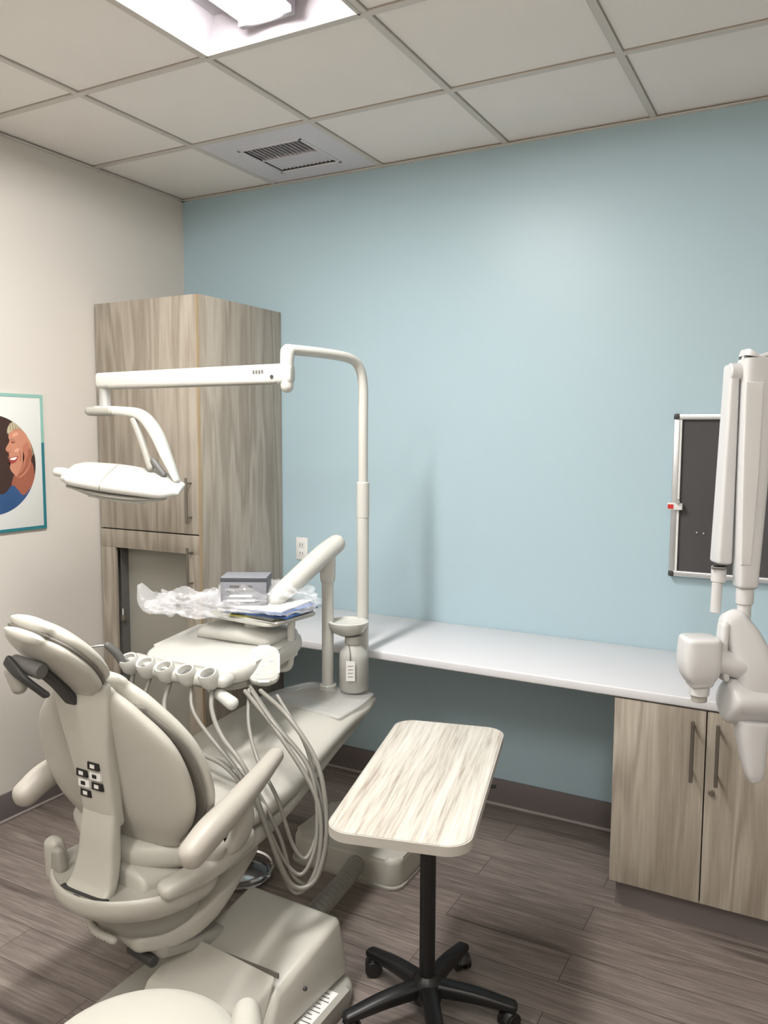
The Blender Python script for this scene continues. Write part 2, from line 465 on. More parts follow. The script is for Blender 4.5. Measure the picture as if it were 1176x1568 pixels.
# ------------------------------------------------------------ poster on left wall
R = root('framed_poster')
m_teal = M('poster_teal', (38, 112, 122), .5); m_pale = M('poster_pale_green', (138, 182, 172), .5)
m_ppr = M('poster_paper', (220, 222, 219), .5)
m_skin = M('poster_skin', (200, 138, 112), .5, var=.14); m_skin2 = M('poster_skin_shade', (166, 98, 76), .5, var=.25)
m_skinm = M('poster_skin_mid', (186, 120, 95), .5, var=.14)
m_skin3 = M('poster_skin_light', (214, 160, 134), .5)
m_hair = M('poster_hair_blond', (190, 180, 150), .5, var=.25); m_hair2 = M('poster_hair_ash', (142, 130, 106), .5, var=.2); m_drk = M('poster_hair_dark', (58, 38, 32), .5)
m_bl = M('poster_blue_shirt', (52, 90, 140), .5, var=.3); m_tn = M('poster_teeth', (232, 226, 220), .5); m_lip = M('poster_lip', (150, 62, 56), .5)
y0, y1, z0, z1 = -1.465, -.945, 1.274, 1.871
bx('panel', .001, .010, y0, y1, z0, z1, m_ppr, R, .001)
b = .014
zs = z0+(z1-z0)*.645
bx('border_right_low', .001, .012, y1-b, y1, z0, zs, m_teal, R, 0)
bx('border_right_high', .001, .012, y1-b, y1, zs, z1, m_pale, R, 0)
bx('border_top', .001, .012, y0, y1-b, z1-b, z1, m_pale, R, 0)
bx('border_bottom', .001, .012, y0, y1-b, z0, z0+b, m_teal, R, 0)
bx('border_left', .001, .012, y0, y0+b, z0+b, z1-b, m_teal, R, 0)
CY, CZ, CR = -1.205, 1.565, .213
def inkpoly(name, pts, mat, d):
    P = []
    for (y, z) in pts:
        v = Vector((y-CY, z-CZ))
        if v.length > CR: v = v.normalized()*CR
        P.append((CY+v.x, CZ+v.y))
    bm = bmesh.new(); bm.faces.new([bm.verts.new((.0100+d, y, z)) for y, z in P])
    bmesh.ops.triangulate(bm, faces=bm.faces[:])
    finish(name, bm, mat, R, smooth=False)
def ell(cy, cz, ry, rz, rot=0, n=40):
    r = math.radians(rot)
    return [(cy+ry*math.cos(a)*math.cos(r)-rz*math.sin(a)*math.sin(r), cz+ry*math.cos(a)*math.sin(r)+rz*math.sin(a)*math.cos(r)) for a in [2*math.pi*i/n for i in range(n)]]
inkpoly('photo_disc', ell(CY, CZ, CR, CR, n=72), m_drk, .0003)
inkpoly('hair_back', closed([(-1.13, 1.70), (-1.10, 1.745), (-1.04, 1.74), (-1.0, 1.69), (-.995, 1.62), (-1.02, 1.60), (-1.05, 1.66)]), m_hair2, .0006)
inkpoly('neck', closed([(-1.09, 1.54), (-1.02, 1.58), (-1.0, 1.52), (-1.01, 1.45), (-1.08, 1.42), (-1.12, 1.46)]), m_skin2, .0008)
inkpoly('shirt', closed([(-1.36, 1.36), (-1.25, 1.45), (-1.16, 1.44), (-1.11, 1.475), (-1.06, 1.43), (-1.01, 1.47), (-1.03, 1.40), (-1.12, 1.355), (-1.25, 1.35)]), m_bl, .0010)
inkpoly('face', closed([(-1.105, 1.715), (-1.124, 1.688), (-1.121, 1.665), (-1.140, 1.633), (-1.127, 1.614), (-1.130, 1.595), (-1.118, 1.575), (-1.124, 1.555), (-1.108, 1.528), (-1.075, 1.508), (-1.03, 1.545), (-1.012, 1.61), (-1.02, 1.68), (-1.055, 1.73)]), m_skin, .0012)
inkpoly('cheek_shade', closed([(-1.055, 1.64), (-1.03, 1.66), (-1.015, 1.60), (-1.035, 1.55), (-1.085, 1.512), (-1.075, 1.545), (-1.05, 1.59)]), m_skinm, .0013)
inkpoly('jaw_shade', closed([(-1.035, 1.60), (-1.018, 1.61), (-1.030, 1.555), (-1.07, 1.515), (-1.09, 1.515), (-1.055, 1.545)]), m_skin2, .00135)
inkpoly('cheek_light', ell(-1.085, 1.627, .013, .008, 20), m_skin3, .0014)
inkpoly('forehead_light', ell(-1.09, 1.695, .016, .008, 20), m_skin3, .0014)
inkpoly('smile_crease', closed([(-1.078, 1.632), (-1.066, 1.61), (-1.068, 1.58), (-1.071, 1.58), (-1.070, 1.61)]), m_skin2, .00145)
inkpoly('eye_socket', ell(-1.102, 1.664, .014, .008, -8), m_skinm, .00142)
inkpoly('nose_shade', closed([(-1.112, 1.64), (-1.118, 1.618), (-1.128, 1.616), (-1.118, 1.624)]), m_skin2, .00145)
inkpoly('ear', ell(-1.020, 1.612, .010, .022, 10), m_skin2, .0015)
inkpoly('lips', closed([(-1.127, 1.590), (-1.105, 1.599), (-1.080, 1.600), (-1.094, 1.577), (-1.116, 1.570)]), m_lip, .0016)
inkpoly('teeth', closed([(-1.123, 1.589), (-1.105, 1.596), (-1.086, 1.597), (-1.10, 1.585)]), m_tn, .0018)
inkpoly('eye', ell(-1.104, 1.661, .008, .0022, -8), m_drk, .0016)
inkpoly('brow', ell(-1.106, 1.674, .013, .0018, -8), m_hair2, .0016)
inkpoly('fringe', closed([(-1.125, 1.70), (-1.12, 1.735), (-1.07, 1.762), (-1.02, 1.74), (-1.0, 1.68), (-1.02, 1.665), (-1.045, 1.705), (-1.085, 1.722)]), m_hair, .0017)
for k in range(9):
    yy = -1.118+k*.013
    inkpoly('hair_lock', [(yy, 1.752-.2*abs(yy+1.07)), (yy+.004, 1.752-.2*abs(yy+1.07)), (yy+.007, 1.712), (yy+.003, 1.712)], m_hair2, .0019)

# ------------------------------------------------------------ DENTAL CHAIR
R = root('dental_chair'); CX = 1.42
sweep('seat_cushion', [(CX, -1.80, .60), (CX, -1.62, .575), (CX, -1.42, .585), (CX, -1.22, .625), (CX, -1.0, .655), (CX, -.80, .650), (CX, -.68, .645)],
      [(.22, .045), (.255, .055), (.265, .055), (.25, .050), (.225, .042), (.19, .034), (.15, .028)], m_up, R, side=(1, 0, 0), e=2.7, n=44, sub=8, capr=.028)
sweep('seat_frame_shell', [(CX, -1.90, .48), (CX, -1.75, .475), (CX, -1.55, .50), (CX, -1.35, .535), (CX, -1.1, .585), (CX, -.85, .605), (CX, -.70, .608)],
      [(.14, .05), (.22, .055), (.25, .045), (.245, .04), (.215, .032), (.17, .024), (.13, .018)], m_pl, R, side=(1, 0, 0), e=3.0, n=44, sub=8, capr=.018)
sweep('toe_cover', [(CX, -1.02, .692), (CX, -.86, .688), (CX, -.70, .678), (CX, -.655, .655)], [(.20, .012), (.19, .012), (.155, .012), (.12, .012)], m_clear, R, side=(1, 0, 0), e=2.6, n=40, sub=6, capr=.01)
sweep('backrest_cushion', [(CX, -1.785, .60), (CX, -1.80, .68), (CX, -1.825, .78), (CX, -1.86, .90), (CX, -1.905, 1.00), (CX, -1.93, 1.05)],
      [(.20, .034), (.270, .038), (.298, .040), (.27, .038), (.182, .034), (.11, .026)], m_up, R, side=(1, 0, 0), e=2.2, n=48, sub=8, capr=.025)
sweep('backrest_seam', [(CX, -1.810, .62), (CX, -1.824, .69), (CX, -1.850, .78), (CX, -1.885, .90), (CX, -1.927, .99)],
      [(.20, .013), (.268, .013), (.291, .013), (.262, .013), (.170, .013)], m_seam, R, side=(1, 0, 0), e=2.4, n=48, sub=8, capr=.01)
sweep('backrest_rear_pad', [(CX, -1.835, .60), (CX, -1.857, .68), (CX, -1.882, .78), (CX, -1.917, .90), (CX, -1.952, .99), (CX, -1.97, 1.035)],
      [(.185, .030), (.255, .040), (.28, .042), (.252, .040), (.165, .032), (.105, .022)], m_up2, R, side=(1, 0, 0), e=2.3, n=48, sub=8, capr=.022)
sweep('backrest_spine', [(CX, -1.985, 1.055), (CX, -1.978, .98), (CX, -1.96, .88), (CX, -1.94, .78), (CX, -1.928, .70), (CX, -1.92, .655)],
      [(.100, .014), (.095, .020), (.078, .024), (.066, .026), (.060, .026), (.058, .024)], m_pl, R, side=(1, 0, 0), e=4, n=40, sub=6, capr=.012)
sweep('recline_bracket', [(CX, -1.928, .70), (CX, -1.938, .63), (CX, -1.945, .56), (CX, -1.965, .50), (CX, -1.99, .475)],
      [(.058, .022), (.062, .024), (.066, .026), (.074, .022), (.078, .016)], m_pl, R, side=(1, 0, 0), e=4, n=36, sub=6, capr=.008)
HX = CX-.018
hq = [(-1.965, 1.065), (-1.985, 1.10), (-2.03, 1.155), (-2.08, 1.205), (-2.11, 1.230)]
sweep('headrest_pad', [(HX, y, z) for y, z in hq],
      [(.088, .022), (.126, .027), (.142, .029), (.124, .027), (.082, .021)], m_up, R, side=(1, 0, -.12), e=2.2, n=40, sub=7, capr=.021)
sweep('headrest_seam', [(HX, y-.013, z-.012) for y, z in hq],
      [(.088, .012), (.124, .012), (.139, .012), (.121, .012), (.080, .010)], m_seam, R, side=(1, 0, -.12), e=2.2, n=40, sub=7, capr=.012)
sweep('headrest_back_shell', [(HX, y-.024, z-.022) for y, z in hq],
      [(.086, .018), (.123, .024), (.138, .027), (.120, .024), (.078, .016)], m_pl, R, side=(1, 0, -.12), e=2.3, n=40, sub=7, capr=.016)
sweep('headrest_stem', [(HX-.01, -1.99, 1.00), (HX-.015, -2.035, 1.06), (HX-.03, -2.09, 1.12)], [(.026, .010)]*3, m_dk, R, side=(1, 0, 0), e=4, n=24)
cyl('headrest_joint', (HX-.085, -2.105, 1.125), (HX+.02, -2.105, 1.115), .020, m_dk2, R)
sweep('headrest_lever', [(HX-.075, -2.13, 1.135), (HX-.02, -2.13, 1.10), (HX+.01, -2.09, 1.05)], [(.015, .008)]*3, m_dk, R, side=(1, 0, 0), e=3)
sweep('headrest_knob', [(HX-.09, -2.105, 1.10), (HX-.075, -2.10, 1.06)], [(.028, .018), (.024, .018)], m_pl2, R, side=(1, 0, 0), sub=1)
hout = closed([(1.235, -1.74), (1.195, -1.86), (1.235, -1.955), (1.33, -2.015), (1.43, -2.03), (1.53, -2.0), (1.615, -1.925), (1.655, -1.82), (1.64, -1.72), (1.44, -1.68)], 7)
bowl_solid('rear_housing', hout, [(.385, .62, .04), (.395, .74, .03), (.415, .88, .012), (.440, .97, 0), (.462, 1.0, 0), (.478, 1.0, 0), (.486, .985, 0), (.489, .955, 0), (.482, .90, 0), (.480, .5, 0)], m_pl, R)
bx('rear_slot', CX-.085, CX+.085, -2.008, -1.990, .481, .487, m_dk, R, .002)
bx('rear_button', CX-.02, CX+.0, -2.022, -2.012, .478, .486, m_dk2, R, .002)
sweep('rear_knob_left', [(1.222, -1.915, .45), (1.215, -1.925, .535)], [(.036, .030), (.026, .022)], m_pl, R, side=(1, 0, 0), e=3, sub=1)
sweep('rear_knob_top', [(1.262, -1.945, .49), (1.262, -1.95, .535)], [(.024, .018), (.018, .014)], m_pl2, R, side=(1, 0, 0), e=3, sub=1)
sweep('rear_side_cheek', [(1.62, -1.90, .50), (1.66, -1.78, .515), (1.665, -1.62, .53)], [(.03, .022), (.032, .03), (.024, .03)], m_pl, R, side=(1, 0, 0), e=3)
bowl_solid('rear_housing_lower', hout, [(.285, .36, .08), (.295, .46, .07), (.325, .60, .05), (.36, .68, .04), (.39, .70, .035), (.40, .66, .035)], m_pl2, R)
sweep('lumbar_bolster', [(CX-.24, -1.78, .555), (CX-.12, -1.835, .55), (CX+.05, -1.855, .545), (CX+.24, -1.76, .555)], [(.035, .036), (.042, .040), (.042, .040), (.035, .036)], m_up, R, e=2.2, n=28, side=(0, 1, 0))
for sgn, nm in ((-1, 'left'), (1, 'right')):
    ax = CX+sgn*(.325 if sgn > 0 else .300); zo = 0 if sgn > 0 else .018
    sweep('armrest_'+nm, [(ax, -1.940, .650+zo), (ax, -1.87, .678+zo), (ax-sgn*.01, -1.76, .700+zo), (ax-sgn*.03, -1.63, .722+zo), (ax-sgn*.055, -1.51, .742+zo)],
          [(.034, .036), (.038, .038), (.035, .034), (.030, .028), (.025, .022)], m_arm, R, side=(1, 0, 0), e=2.3, n=28, sub=7)
    sweep('armrest_stem_'+nm, [(ax-sgn*.02, -1.72, .69), (ax-sgn*.03, -1.70, .62), (ax-sgn*.06, -1.70, .55), (ax-sgn*.12, -1.70, .50)], [(.020, .038), (.020, .042), (.020, .045), (.020, .04)], m_pl, R, side=(1, 0, 0), e=2.6)
for i in range(4):
    for j in range(2):
        zz = .83-i*.030; yy = -1.9655-(zz-.78)*.2-.0018
        if i in (1, 2) or (i+j) % 2:
            bx('icon_sticker', CX-.044+j*.050, CX-.004+j*.050, yy-.003, yy+.006, zz-.009, zz+.011, m_blk if (i+j) % 2 else m_white, R, 0)
            bx('icon_mark', CX-.034+j*.050, CX-.018+j*.050, yy-.004, yy-.0025, zz-.004, zz+.006, m_white if (i+j) % 2 else m_blk, R, 0)
sweep('lift_casting', [(CX+.04, -1.86, .295), (CX+.06, -1.79, .29), (CX+.08, -1.68, .32), (CX+.08, -1.5, .42)], [(.06, .03), (.08, .04), (.10, .05), (.10, .05)], m_pl, R, side=(1, 0, 0), e=3, n=32)
P = catmull([(CX-.10, -1.90, .365), (CX-.03, -1.945, .345), (CX+.04, -1.94, .33)], 14)
sweep('spring_cover', P, [.013 if i % 2 else .010 for i in range(len(P))], m_pl, R, sub=1, ang=80)
sweep('lift_arm', [(CX+.08, -1.82, .26), (CX+.10, -1.60, .19), (CX+.14, -1.35, .13)], [(.05, .026), (.06, .026), (.06, .026)], m_pl2, R, side=(1, 0, 0), e=3.5, n=28)
cyl('pivot_pin', (CX+.0, -1.84, .24), (CX+.10, -1.85, .235), .018, m_dk, R)
sweep('hydraulic_cylinder', [(CX-.06, -1.84, .30), (CX-.03, -1.62, .10)], .022, m_dk2, R, sub=1)
prism('base_plate', rrect(.62, .63, .07), .05, m_pl2, TR((1.615, -1.715, 0), (0, 0, 0)), R, .02)
hexa('pump_cover', [(1.49, -1.80, .05), (1.86, -1.80, .05), (1.885, -1.40, .05), (1.50, -1.40, .05)], [(1.51, -1.72, .195), (1.84, -1.72, .165), (1.87, -1.43, .245), (1.53, -1.43, .255)], m_pl, R, .018)
hexa('pump_cover_flap', [(1.47, -1.90, .06), (1.79, -1.86, .06), (1.83, -1.78, .06), (1.49, -1.76, .06)], [(1.485, -1.85, .17), (1.79, -1.80, .13), (1.83, -1.70, .205), (1.51, -1.70, .235)], m_pl, R, .010)
bx('pump_seam', 1.505, 1.835, -1.703, -1.699, .20, .215, m_seam, R, 0)
cyl('pump_screw', (1.86, -1.62, .13), (1.872, -1.62, .13), .006, m_dk, R)
bx('spec_label', 1.865, 1.905, -1.80, -1.50, .0485, .0512, m_white, R, 0)
for k in range(18): bx('label_text', 1.869, 1.901-.008*(k % 3), -1.79+k*.016, -1.786+k*.016, .0508, .0516, m_dk2, R, 0)

R = root('floor_utility_box')
prism('cover', rrect(.48, .36, .05), .115, m_pl, TR((1.53, -.69, 0)), R, .022, 4)
prism('skirt', rrect(.50, .38, .055), .012, m_pl2, TR((1.53, -.69, 0)), R, .003)
R = root('corrugated_umbilical_hose')
P = catmull([(1.60, -.885, .07), (1.62, -1.0, .07), (1.66, -1.2, .10), (1.69, -1.395, .13)], 24)
sweep('ribbed_tube', P, [.034 if i % 4 < 2 else .028 for i in range(len(P))], m_hose, R, sub=1, n=24, ang=80)

R = root('foot_control_pedal')
lathe('disc', [(0, .0), (.115, 0), (.118, .012), (.10, .028), (.03, .036), (0, .036)], (1.19, -1.06, 0), m_chr, R)
lathe('chrome_ring', [(.122, .030), (.128, .036), (.122, .042), (.116, .036), (.122, .030)], (1.19, -1.06, .002), m_chr, R)
for a in (0, 90, 180, 270):
    ca, sa = math.cos(math.radians(a+20)), math.sin(math.radians(a+20))
    cyl('ring_post', (1.19+.12*ca, -1.06+.12*sa, .008), (1.19+.12*ca, -1.06+.12*sa, .038), .004, m_chr, R)

# ------------------------------------------------------------ operatory light
R = root('dental_operatory_light')
PX, PY = 1.492, -.645
cyl('mount_post', (PX, PY, .60), (PX, PY, 1.40), .024, m_enam, R)
cyl('collar', (PX, PY, 1.37), (PX, PY, 1.515), .0255, m_enam, R)
sweep('bent_post', [(PX, PY, 1.50), (PX, PY, 1.75), (PX, PY, 1.88), (PX-.003, PY-.02, 1.955), (PX-.015, PY-.07, 1.99), (PX-.045, PY-.2, 2.0), (PX-.087, PY-.385, 2.0)], .019, m_enam, R, sub=10)
sweep('elbow', [(PX-.087, PY-.385, 1.99), (PX-.087, PY-.39, 1.95), (PX-.087, PY-.39, 1.87)], [(.026, .026), (.024, .024), (.023, .023)], m_enam, R)
A = Vector((1.415, -1.03, 1.915)); B = Vector((.665, -1.205, 1.900))
sweep('flex_arm', [A, (A+B)/2, B], [(.026, .036), (.025, .033), (.024, .029)], m_enam, R, side=(.23, -.97, 0), e=4, n=32, capr=.012)
d = (B-A).normalized()
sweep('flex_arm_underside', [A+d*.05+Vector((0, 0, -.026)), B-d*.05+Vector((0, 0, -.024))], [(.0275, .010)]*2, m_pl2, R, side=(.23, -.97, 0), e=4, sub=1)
cyl('arm_screw', A+d*.06+Vector((.005, -.024, -.01)), A+d*.06+Vector((.01, -.030, -.01)), .006, m_dk, R)
for k in range(4): box('logo_mark', A+d*(.095+k*.011)+Vector((.0061, -.0262, .008)), (.007, .001, .012), m_dk2, R, 0, rot=(0, 0, math.atan2(d.y, d.x)))
cyl('clear_joint', (.675, -1.195, 1.80), (.675, -1.195, 1.875), .022, m_clear, R)
cyl('joint_pin', (.675, -1.195, 1.79), (.675, -1.195, 1.88), .010, m_enam, R)
sweep('yoke_cap', [(.62, -1.215, 1.785), (.70, -1.19, 1.785)], [(.028, .018)]*2, m_pl2, R, side=(.3, -.9, 0), e=2.5, sub=1)
sweep('yoke', [(.645, -1.205, 1.79), (.75, -1.175, 1.785), (.825, -1.155, 1.768), (.885, -1.148, 1.705), (.935, -1.15, 1.62), (.99, -1.155, 1.53)],
      [(.022, .016), (.022, .018), (.026, .022), (.026, .024), (.024, .020), (.018, .011)], m_enam, R, side=(.43, -.88, 0), e=3.4, n=28)
sweep('yoke_strut', [(.80, -1.175, 1.75), (.845, -1.18, 1.67), (.89, -1.185, 1.575)], [(.014, .012)]*3, m_pl2, R, side=(.43, -.88, 0), e=3)
sweep('yoke_link', [(.90, -1.18, 1.60), (.94, -1.17, 1.55)], .012, m_dk2, R, sub=1)
Lc = Vector((.826, -1.27, 1.530)); ld = Vector((.88, .475, -.13)).normalized()
sd = Vector((.46, -.86, -.30)); sd = (sd-ld*sd.dot(ld)).normalized()
nrm = sd.cross(ld)
if nrm.z > 0: nrm = -nrm
def lp(s, o=0): return Lc+ld*s+nrm*o
side = tuple(sd)
sweep('lamp_head_upper', [lp(-.185, -.004), lp(-.15, -.005), (lp(-.03, -.006)), lp(.08, -.004), lp(.17, .002), lp(.215, .004)], [(.075, .017), (.10, .021), (.115, .024), (.112, .023), (.095, .019), (.055, .013)], m_enam, R, side=side, e=3.2, n=40, sub=8, capr=.012)
sweep('lamp_head_rim', [lp(-.17, .022), lp(-.05, .024), lp(.08, .024), lp(.18, .022)], [(.075, .009), (.108, .010), (.106, .010), (.07, .009)], m_pl2, R, side=side, e=3, n=40, capr=.006)
sweep('lamp_head_lower', [lp(-.15, .036), lp(-.05, .042), lp(.07, .042), lp(.16, .036)], [(.055, .010), (.088, .014), (.088, .014), (.055, .010)], m_enam, R, side=side, e=2.8, n=40, capr=.008)
sweep('lamp_lens', [lp(-.10, .058), lp(.10, .058)], [(.055, .004)]*2, m_clear, R, side=side, e=2.5, n=36, sub=1)
sweep('lamp_handle', [lp(-.18), lp(-.215)], [(.014, .010), (.016, .013)], m_dk2, R, sub=1)
sweep('lamp_handle_tip', [lp(-.21), lp(-.235)], [(.020, .017), (.018, .015)], m_enam, R, sub=1)
sweep('lamp_seam', [lp(-.04, -.006), lp(-.036, -.006)], [(.1158, .0247)]*2, m_pl2, R, side=side, e=3.2, n=40, sub=1, capr=.001)

# ------------------------------------------------------------ delivery unit
R = root('dental_delivery_unit')
QX, QY = 1.405, -.77
cyl('post', (QX, QY, .68), (QX, QY, 1.20), .0235, m_enam, R)
cyl('post_collar', (QX, QY, .692), (QX, QY, .715), .034, m_enam, R)
sweep('post_head', [(QX, QY, 1.14), (QX, QY, 1.19), (QX+.002, QY, 1.225)], [(.030, .030), (.031, .031), (.030, .030)], m_enam, R)
sweep('upper_arm', [(1.41, -.715, 1.27), (1.40, -.80, 1.235), (1.385, -.95, 1.165), (1.36, -1.06, 1.105)], [(.036, .036), (.040, .038), (.038, .036), (.034, .032)], m_enam, R, e=2.2, n=28, side=(1, 0, 0))
sweep('lower_arm', [(1.36, -1.05, 1.11), (1.32, -1.10, 1.04), (1.27, -1.12, .96)], .03, m_enam, R)
hx, hy, hz = 1.225, -1.17, .925
prism('console_shell', rrect(.46, .44, .10), .060, m_enam, TR((hx, hy, hz-.03), (6, 0, 0)), R, .024, 4)
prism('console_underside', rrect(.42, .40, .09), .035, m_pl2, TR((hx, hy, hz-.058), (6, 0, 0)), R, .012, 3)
sweep('console_hump', [(hx-.12, hy+.09, hz+.045), (hx+.03, hy+.10, hz+.055), (hx+.16, hy+.10, hz+.045)], [(.10, .03), (.12, .036), (.10, .03)], m_enam, R, side=(0, 1, 0), e=2.4, n=32)
sweep('holder_bar', [(hx-.215, hy-.235, hz-.01), (hx-.08, hy-.25, hz-.018), (hx+.06, hy-.25, hz-.022), (hx+.19, hy-.235, hz-.022)], [(.035, .022), (.04, .024), (.04, .024), (.035, .022)], m_enam, R, side=(0, 1, 0), e=2.8, n=28)
for k in range(5):
    xk = hx-.195+k*.088; yk = hy-.275-.012*math.sin(k*.8)
    lathe('instrument_holder', [(.016, -.030), (.020, -.034), (.031, -.018), (.034, .014), (.030, .025), (.024, .023), (.020, .0), (.016, -.030)], (xk, yk, hz-.010), m_enam, R, axis=(0, -.45, 1), n=28)
    lathe('holder_throat', [(0, 0), (.019, 0)], (xk, yk-.002, hz-.004), m_dk2, R, axis=(0, -.45, 1), n=20)
sweep('syringe_body', [(1.02, -1.46, .905), (1.005, -1.475, .95), (.985, -1.50, .985)], [(.013, .013), (.015, .015), (.012, .012)], m_dk2, R)
sweep('syringe_tip', [(.985, -1.50, .985), (.955, -1.535, .985), (.90, -1.58, .975)], .004, m_chr, R)
pb = TR((1.455, -1.25, .912), (46, 0, 36))
prism('touchpad_body', rrect(.105, .14, .035), .028, m_enam, pb, R, .009, 3)
pm = pb @ Matrix.Translation((0, 0, .0283))
prism('touchpad_face', rrect(.084, .116, .024), .001, m_pl2, pm, R)
for (ix, iy) in ((0, .035), (-.024, .012), (.024, .012), (0, -.006), (-.02, -.034), (.02, -.034)):
    prism('touchpad_key', rrect(.016, .010, .004, 3), .0012, m_enam, pm @ Matrix.Translation((ix, iy, .0008)), R)
sweep('grab_handle', [(1.30, -1.36, .865), (1.38, -1.41, .862), (1.47, -1.44, .845)], [(.018, .018), (.019, .018), (.022, .020)], m_enam, R)
sweep('tray_support', [(1.40, -1.10, .86), (1.435, -1.08, .87), (1.44, -1.075, .92), (1.44, -1.07, 1.00), (1.43, -1.06, 1.035), (1.37, -1.05, 1.045)], .014, m_enam, R)
prism('tray_plate', rrect(.34, .26, .03), .012, m_enam, TR((1.29, -1.05, 1.035), (0, 0, -6)), R, .004)
bc = (1.478, -.735)
lathe('bowl', [(0, .0), (.035, .0), (.06, .012), (.078, .040), (.080, .055), (.070, .058), (.066, .050), (0, .042)], (bc[0], bc[1], .915), m_enam, R)
sweep('bottle_bracket', [(PX, PY-.03, .93), (bc[0], bc[1], .93)], .014, m_enam, R, sub=1)
lathe('water_bottle', [(0, 0), (.048, 0), (.056, .01), (.056, .13), (.052, .155), (.036, .175), (.030, .185), (.030, .20), (0, .20)], (1.508, -.745, .70), m_bottle, R)
cyl('bottle_cap', (1.508, -.745, .885), (1.508, -.745, .917), .034, m_pl2, R)
box('bottle_tag', (1.532, -.808, .795), (.034, .0015, .078), m_white, R, 0, rot=(0, 0, .5))
for k in range(4): box('tag_line', (1.5326, -.8091, .815-k*.014), (.020, .0008, .0025), m_hose, R, 0, rot=(0, 0, .5))
sweep('tag_string', [(1.53, -.806, .833), (1.525, -.80, .87), (1.51, -.785, .89)], .0014, m_dk, R)
hs = [
 [(1.03, -1.43, .88), (1.05, -1.46, .80), (1.12, -1.44, .70), (1.20, -1.38, .67)],
 [(1.12, -1.44, .88), (1.14, -1.50, .78), (1.25, -1.50, .68), (1.42, -1.50, .68), (1.60, -1.53, .66), (1.72, -1.54, .52), (1.76, -1.53, .40), (1.80, -1.49, .36), (1.83, -1.45, .46), (1.77, -1.42, .66), (1.60, -1.40, .80), (1.42, -1.30, .87)],
 [(1.21, -1.44, .88), (1.24, -1.50, .80), (1.38, -1.54, .72), (1.55, -1.56, .69), (1.68, -1.57, .58), (1.735, -1.55, .42), (1.775, -1.52, .34), (1.82, -1.48, .42), (1.80, -1.45, .60), (1.65, -1.44, .78), (1.46, -1.36, .86)],
 [(1.30, -1.44, .88), (1.35, -1.49, .82), (1.46, -1.54, .77), (1.60, -1.57, .69), (1.70, -1.57, .55), (1.75, -1.54, .43), (1.79, -1.51, .40), (1.81, -1.47, .50), (1.77, -1.44, .68), (1.62, -1.43, .81), (1.48, -1.35, .86)],
 [(1.38, -1.43, .88), (1.43, -1.49, .83), (1.52, -1.55, .78), (1.64, -1.58, .70), (1.72, -1.57, .50), (1.77, -1.54, .37), (1.82, -1.49, .38), (1.84, -1.46, .52), (1.79, -1.43, .70), (1.66, -1.40, .82), (1.50, -1.33, .86)],
 [(1.46, -1.34, .86), (1.52, -1.42, .78), (1.60, -1.48, .70), (1.71, -1.53, .62), (1.76, -1.52, .48), (1.79, -1.49, .44), (1.80, -1.44, .55), (1.73, -1.40, .73), (1.56, -1.32, .85)],
]
for k, h in enumerate(hs): sweep('instrument_hose', h, .0062 if k % 2 else .0075, m_hose, R, n=12, sub=8)

# ------------------------------------------------------------ things on the tray
R = root('booklet_stack')
m_yel = M('booklet_olive', (150, 146, 60), .5); m_blu = M('booklet_blue', (60, 96, 150), .5)
for k, (mt, a, dx) in enumerate(((m_white, -4, .03), (m_yel, 6, .0), (m_dk2, -10, .03), (m_blu, 3, .05), (m_white, 9, .03), (m_blu, -3, .045), (m_white, 5, .02))):
    prism('booklet', rrect(.28, .21, .004, 2), .0055, mt, TR((1.30+dx, -1.07, 1.048+k*.006), (0, 0, a)), R)
R = root('glove_box')
gm = TR((1.265, -1.10, 1.0915), (0, 0, 28))
m_gb = M('glove_box_grey', (128, 130, 137), .5); m_gb2 = M('glove_box_dark', (66, 70, 76), .5)
prism('carton', rrect(.165, .115, .002, 2), .10, m_gb, gm, R, .0015, 2)
prism('dark_end', rrect(.0015, .11, .0003, 1), .095, m_gb2, gm @ Matrix.Translation((.0835, 0, .002)), R)
prism('lid_band', rrect(.167, .117, .002, 2), .014, m_gb2, gm @ Matrix.Translation((0, 0, .084)), R, .001)
prism('lid', rrect(.155, .105, .002, 2), .001, m_white, gm @ Matrix.Translation((0, 0, .0985)), R)
for k in range(4):
    prism('print', rrect(.10-.02*(k % 2), .0015, .0003, 1), .008, m_white if k < 2 else m_dk2, gm @ Matrix.Translation((-.01, -.0583, .012+k*.017)), R)
R = root('clear_plastic_bag')
def bag(name, c, sx, sy, sz, seed, rot=0, amp=.03):
    bm = bmesh.new(); bmesh.ops.create_icosphere(bm, subdivisions=6, radius=1)
    rm = Matrix.Rotation(math.radians(rot), 3, 'Z')
    for v in bm.verts:
        p = v.co.copy()
        q = Vector((p.x*sx, p.y*sy, (abs(p.z)**.8*(1 if p.z > 0 else -1))*sz))
        d = noise.noise(p*2.0+Vector((seed, 0, 0)))*amp+abs(noise.noise(p*3.6+Vector((0, seed, 0))))*amp*.9+abs(noise.noise(p*7+Vector((0, 0, seed))))*amp*.3
        q += p*d
        if q.z < -sz*.6: q.z = -sz*.6
        v.co = rm @ q+Vector(c)
    return finish(name, bm, m_bag, R, ang=18)
bag('bag_main', (1.33, -1.07, 1.105), .21, .15, .038, 1.3, -5, .035)
bag('bag_tail', (1.10, -1.17, 1.07), .17, .085, .030, 5.1, 20, .045)
bag('bag_fold', (1.17, -1.15, 1.075), .12, .08, .022, 9.4, -10, .04)
sweep('bag_corner', [(1.0, -1.21, 1.075), (.945, -1.26, 1.09), (.915, -1.275, 1.15)], [(.07, .02), (.045, .012), (.012, .004)], m_bag, R, side=(.5, .8, 0), e=2, sub=5)

